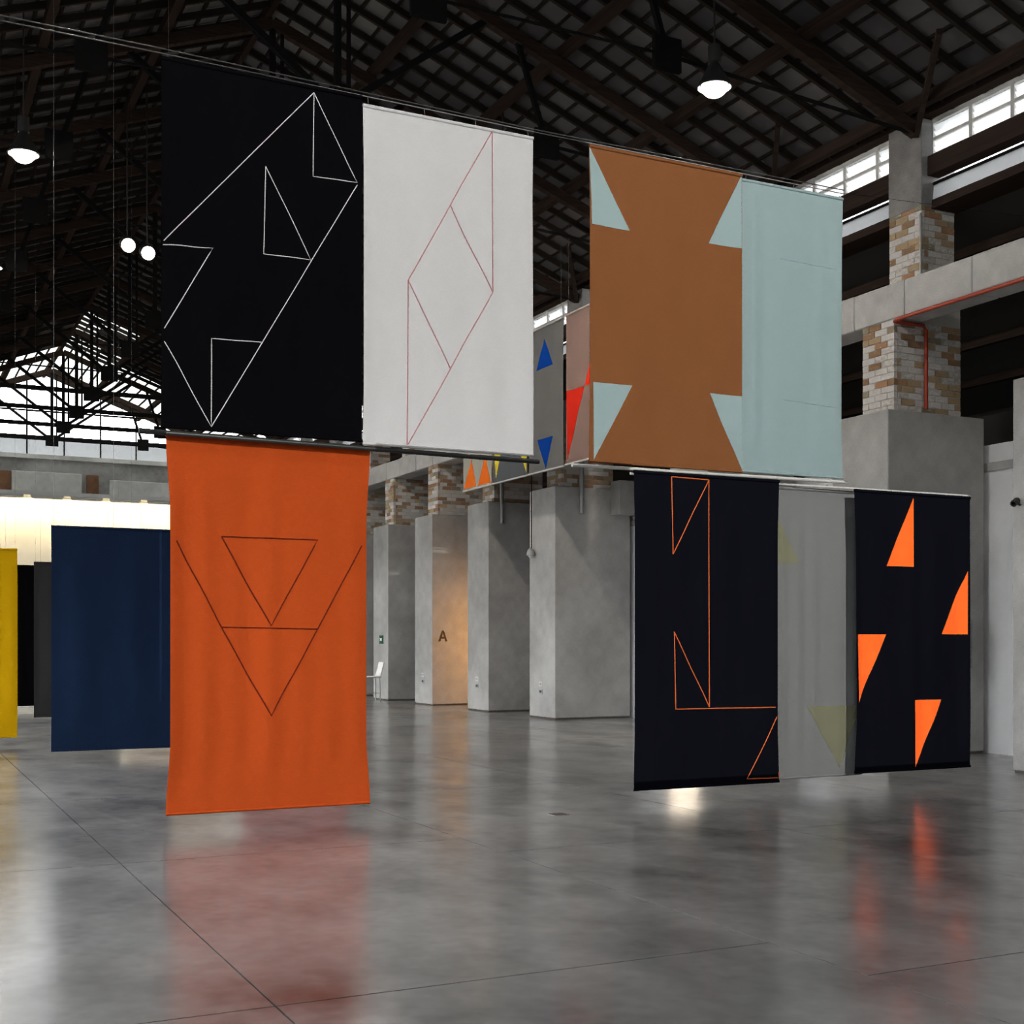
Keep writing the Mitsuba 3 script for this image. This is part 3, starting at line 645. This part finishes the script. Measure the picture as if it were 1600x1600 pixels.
side_banner('orange_triangle_banner', 'beige banner with orange triangles hung high right of the brick pillar', 25.93, 27.46, 5.14, 8.1, FB['palebeige'],
            [([(27.44, 5.18), (26.747, 5.18), (26.995, 5.83)], PT['brightorange'], 'bright orange triangle'), ([(26.642, 5.18), (25.957, 5.18), (26.261, 5.83)], PT['brightorange'], 'bright orange triangle')])
side_banner('yellow_triangle_banner', 'slate grey banner with small yellow triangles below the white banner', 24.16, 25.85, 5.14, 8.1, FB['slate'],
            [([(25.80, 5.9), (25.40, 5.9), (25.69, 5.231)], PT['lemon'], 'yellow triangle'), ([(24.46, 5.6), (24.18, 5.6), (24.20, 5.2)], PT['lemon'], 'yellow triangle')])

# poles and cables that carry the banners
put('steel_pole', tube([(1.9, 10.72, 3.325), (5.58, 10.72, 3.30)], 0.022, 12), POLE, label='dark steel pole under the black and white banners', cat='pole', smooth=40)
put('steel_pole', tube([(5.95, 10.74, 3.295), (9.33, 10.74, 3.315)], 0.018, 12), LIGHTPOLE, label='light steel pole under the brown and pale blue banners', cat='pole', smooth=40)
t = thing('steel_pole', 'thin light pole carrying the navy, grey and black banners on the right', 'pole')
put('tube', tube([(6.64, 10.80, 3.262), (8.4, 10.83, 3.262), (11.06, 10.69, 3.25)], 0.014, 12), LIGHTPOLE, t, smooth=40)
for xx in (6.7, 8.0, 9.1): put('tie', tube([(xx, 10.785, 3.285), (xx, 10.815, 3.265)], 0.005, 6), WIRE, t)
t = thing('support_cable', 'pair of grey cables stretched above the hanging banners', 'cable')
for dz in (0.0, 0.04):
    put('strand', tube([(-1.95, 10.72, 6.46 + dz), (2.0, 10.72, 6.445 + dz), (5.6, 10.72, 6.405 + dz * 0.6), (9.27, 10.72, 6.40 + dz)], 0.006, 6), WIRE, t)
put('end_stay', tube([(9.27, 10.72, 6.41), (13.1, 10.72, 6.62)], 0.002, 5), STEEL, t)

# ------------------------------------------------------------------ small things
# lamp on a cable at the edge of the widest column
t = thing('hanging_wall_lamp', 'small lamp on a thin cable on the edge of the widest concrete column', 'lamp')
put('cable', tube([(12.33, 24.02, 5.9), (12.33, 24.02, 3.55)], 0.008, 6), STEEL, t)
put('shade', lathe([(0.02, 0.16), (0.07, 0.12), (0.09, 0.0), (0.08, 0.0), (0.05, 0.1)], 16, (12.31, 24.02, 3.42)), GREYMETAL, t, smooth=40)
put('bulb', trimesh.creation.icosphere(2, 0.05).apply_translation((12.31, 24.02, 3.42)), WHITEP, t, smooth=True)
put('vertical_pipe', tube([(12.98, 23.02, 4.25), (12.98, 23.02, 6.05)], 0.05, 10), GREYMETAL, label='grey vertical pipe above the widest concrete column beside the mauve banner', cat='pipe', smooth=40)
put('vertical_pipe', tube([(12.7, 26.22, 4.3), (12.7, 26.22, 6.05)], 0.045, 10), GREYMETAL, label='grey vertical pipe right of the beige banner with orange triangles', cat='pipe', smooth=40)
put('concrete_corbel', bevel_box(13.72, 14.2, 22.75, 23.1, 4.25, 4.95, 0.01), CONC, label='concrete corbel at the top left of the navy banner', cat='corbel')
# spotlight on the column at the right edge
spotlight('wall_spotlight', (12.27, 11.18, 3.26), (11.6, 11.0, 2.9), 'small black spotlight on the concrete column at the right picture edge', 0.04, 0.12, None, (12.4, 11.18, 3.26))
# sockets on the column fronts
def socket(y, z, label, col=WHITEP):
    t = thing('wall_socket', label, 'wall socket')
    for q, zz in enumerate((z, z - 0.16)):
        put('plate', bevel_box(12.385, 12.4, y - 0.075, y + 0.075, zz - 0.05, zz + 0.05, 0.004), WHITEMETAL if q == 0 else GREYMETAL, t)
        put('insert', box(12.378, 12.386, y - 0.045, y + 0.03, zz - 0.02, zz + 0.025), GREYMETAL if q == 0 else BLACKP, t)
socket(23.72, 0.72, 'pair of small wall sockets low on the widest concrete column')
socket(26.9, 0.74, 'pair of small wall sockets on the column with the dark slanting shadow')
socket(30.2, 0.76, 'pair of small wall sockets low on the column with the letter A')
t = thing('exit_sign', 'small green sign on the concrete column beside the white stool', 'sign')
put('board', bevel_box(12.37, 12.4, 33.05, 33.3, 1.55, 1.78, 0.004), SIGNG, t)
put('symbol', box(12.366, 12.371, 33.1, 33.24, 1.63, 1.7), WHITEP, t)
m = meshkit.text_mesh('A', 0.26, 0.012, bold=True)
M = np.eye(4); M[:3, 0], M[:3, 1], M[:3, 2], M[:3, 3] = (1, 0, 0), (0, 0, 1), (0, -1, 0), (12.56, 29.6, 1.62)
m.apply_transform(M)
put('letter_sign', m, OCHRE, label='dark letter A on the orange lit side of the concrete column', cat='letter')
# cabinet on the column behind the black banner
t = thing('hose_cabinet', 'shallow grey metal cabinet on the column, mostly behind the black banner with orange triangles', 'cabinet')
put('case', bevel_box(13.2, 13.86, 13.33, 13.45, 1.2, 1.94, 0.008), GREYMETAL, t)
put('door', bevel_box(13.23, 13.83, 13.315, 13.332, 1.23, 1.91, 0.004), RENDERED, t)
put('handle', box(13.3, 13.32, 13.295, 13.316, 1.5, 1.62), WHITEMETAL, t)
def floor_cover(x, y, s_, label):
    t = thing('floor_socket_cover', label, 'floor cover')
    put('frame', bevel_box(x - s_, x + s_, y - s_, y + s_, 0.0005, 0.004, 0.001), GREYMETAL, t)
    put('lid', bevel_box(x - s_ + 0.012, x + s_ - 0.012, y - s_ + 0.012, y + s_ - 0.012, 0.0035, 0.007, 0.001), JOINT, t)
floor_cover(5.64, 10.43, 0.085, 'small dark square cover in the floor between the orange and the navy banner')
# white stool
t = thing('bar_stool', 'white high stool with a low back standing before the far concrete column', 'stool')
sx, sy = 11.76, 32.0
put('seat', bevel_box(sx - 0.42, sx + 0.12, sy - 0.2, sy + 0.2, 0.66, 0.70, 0.015), WHITEP, t)
put('backrest', cat([beam((sx + 0.10, sy, 0.70), (sx + 0.2, sy, 1.06), 0.36, 0.03, (1, 0, 0))]), WHITEP, t)
for ax in (-0.36, 0.08):
    for ay in (-0.16, 0.16):
        put('leg', tube([(sx + ax, sy + ay, 0.67), (sx + ax * 1.15, sy + ay * 1.15, 0.0)], 0.014, 8), GREYMETAL, t)
put('footrest', tube([(sx - 0.38, sy - 0.17, 0.25), (sx + 0.09, sy - 0.17, 0.25)], 0.01, 6), GREYMETAL, t)
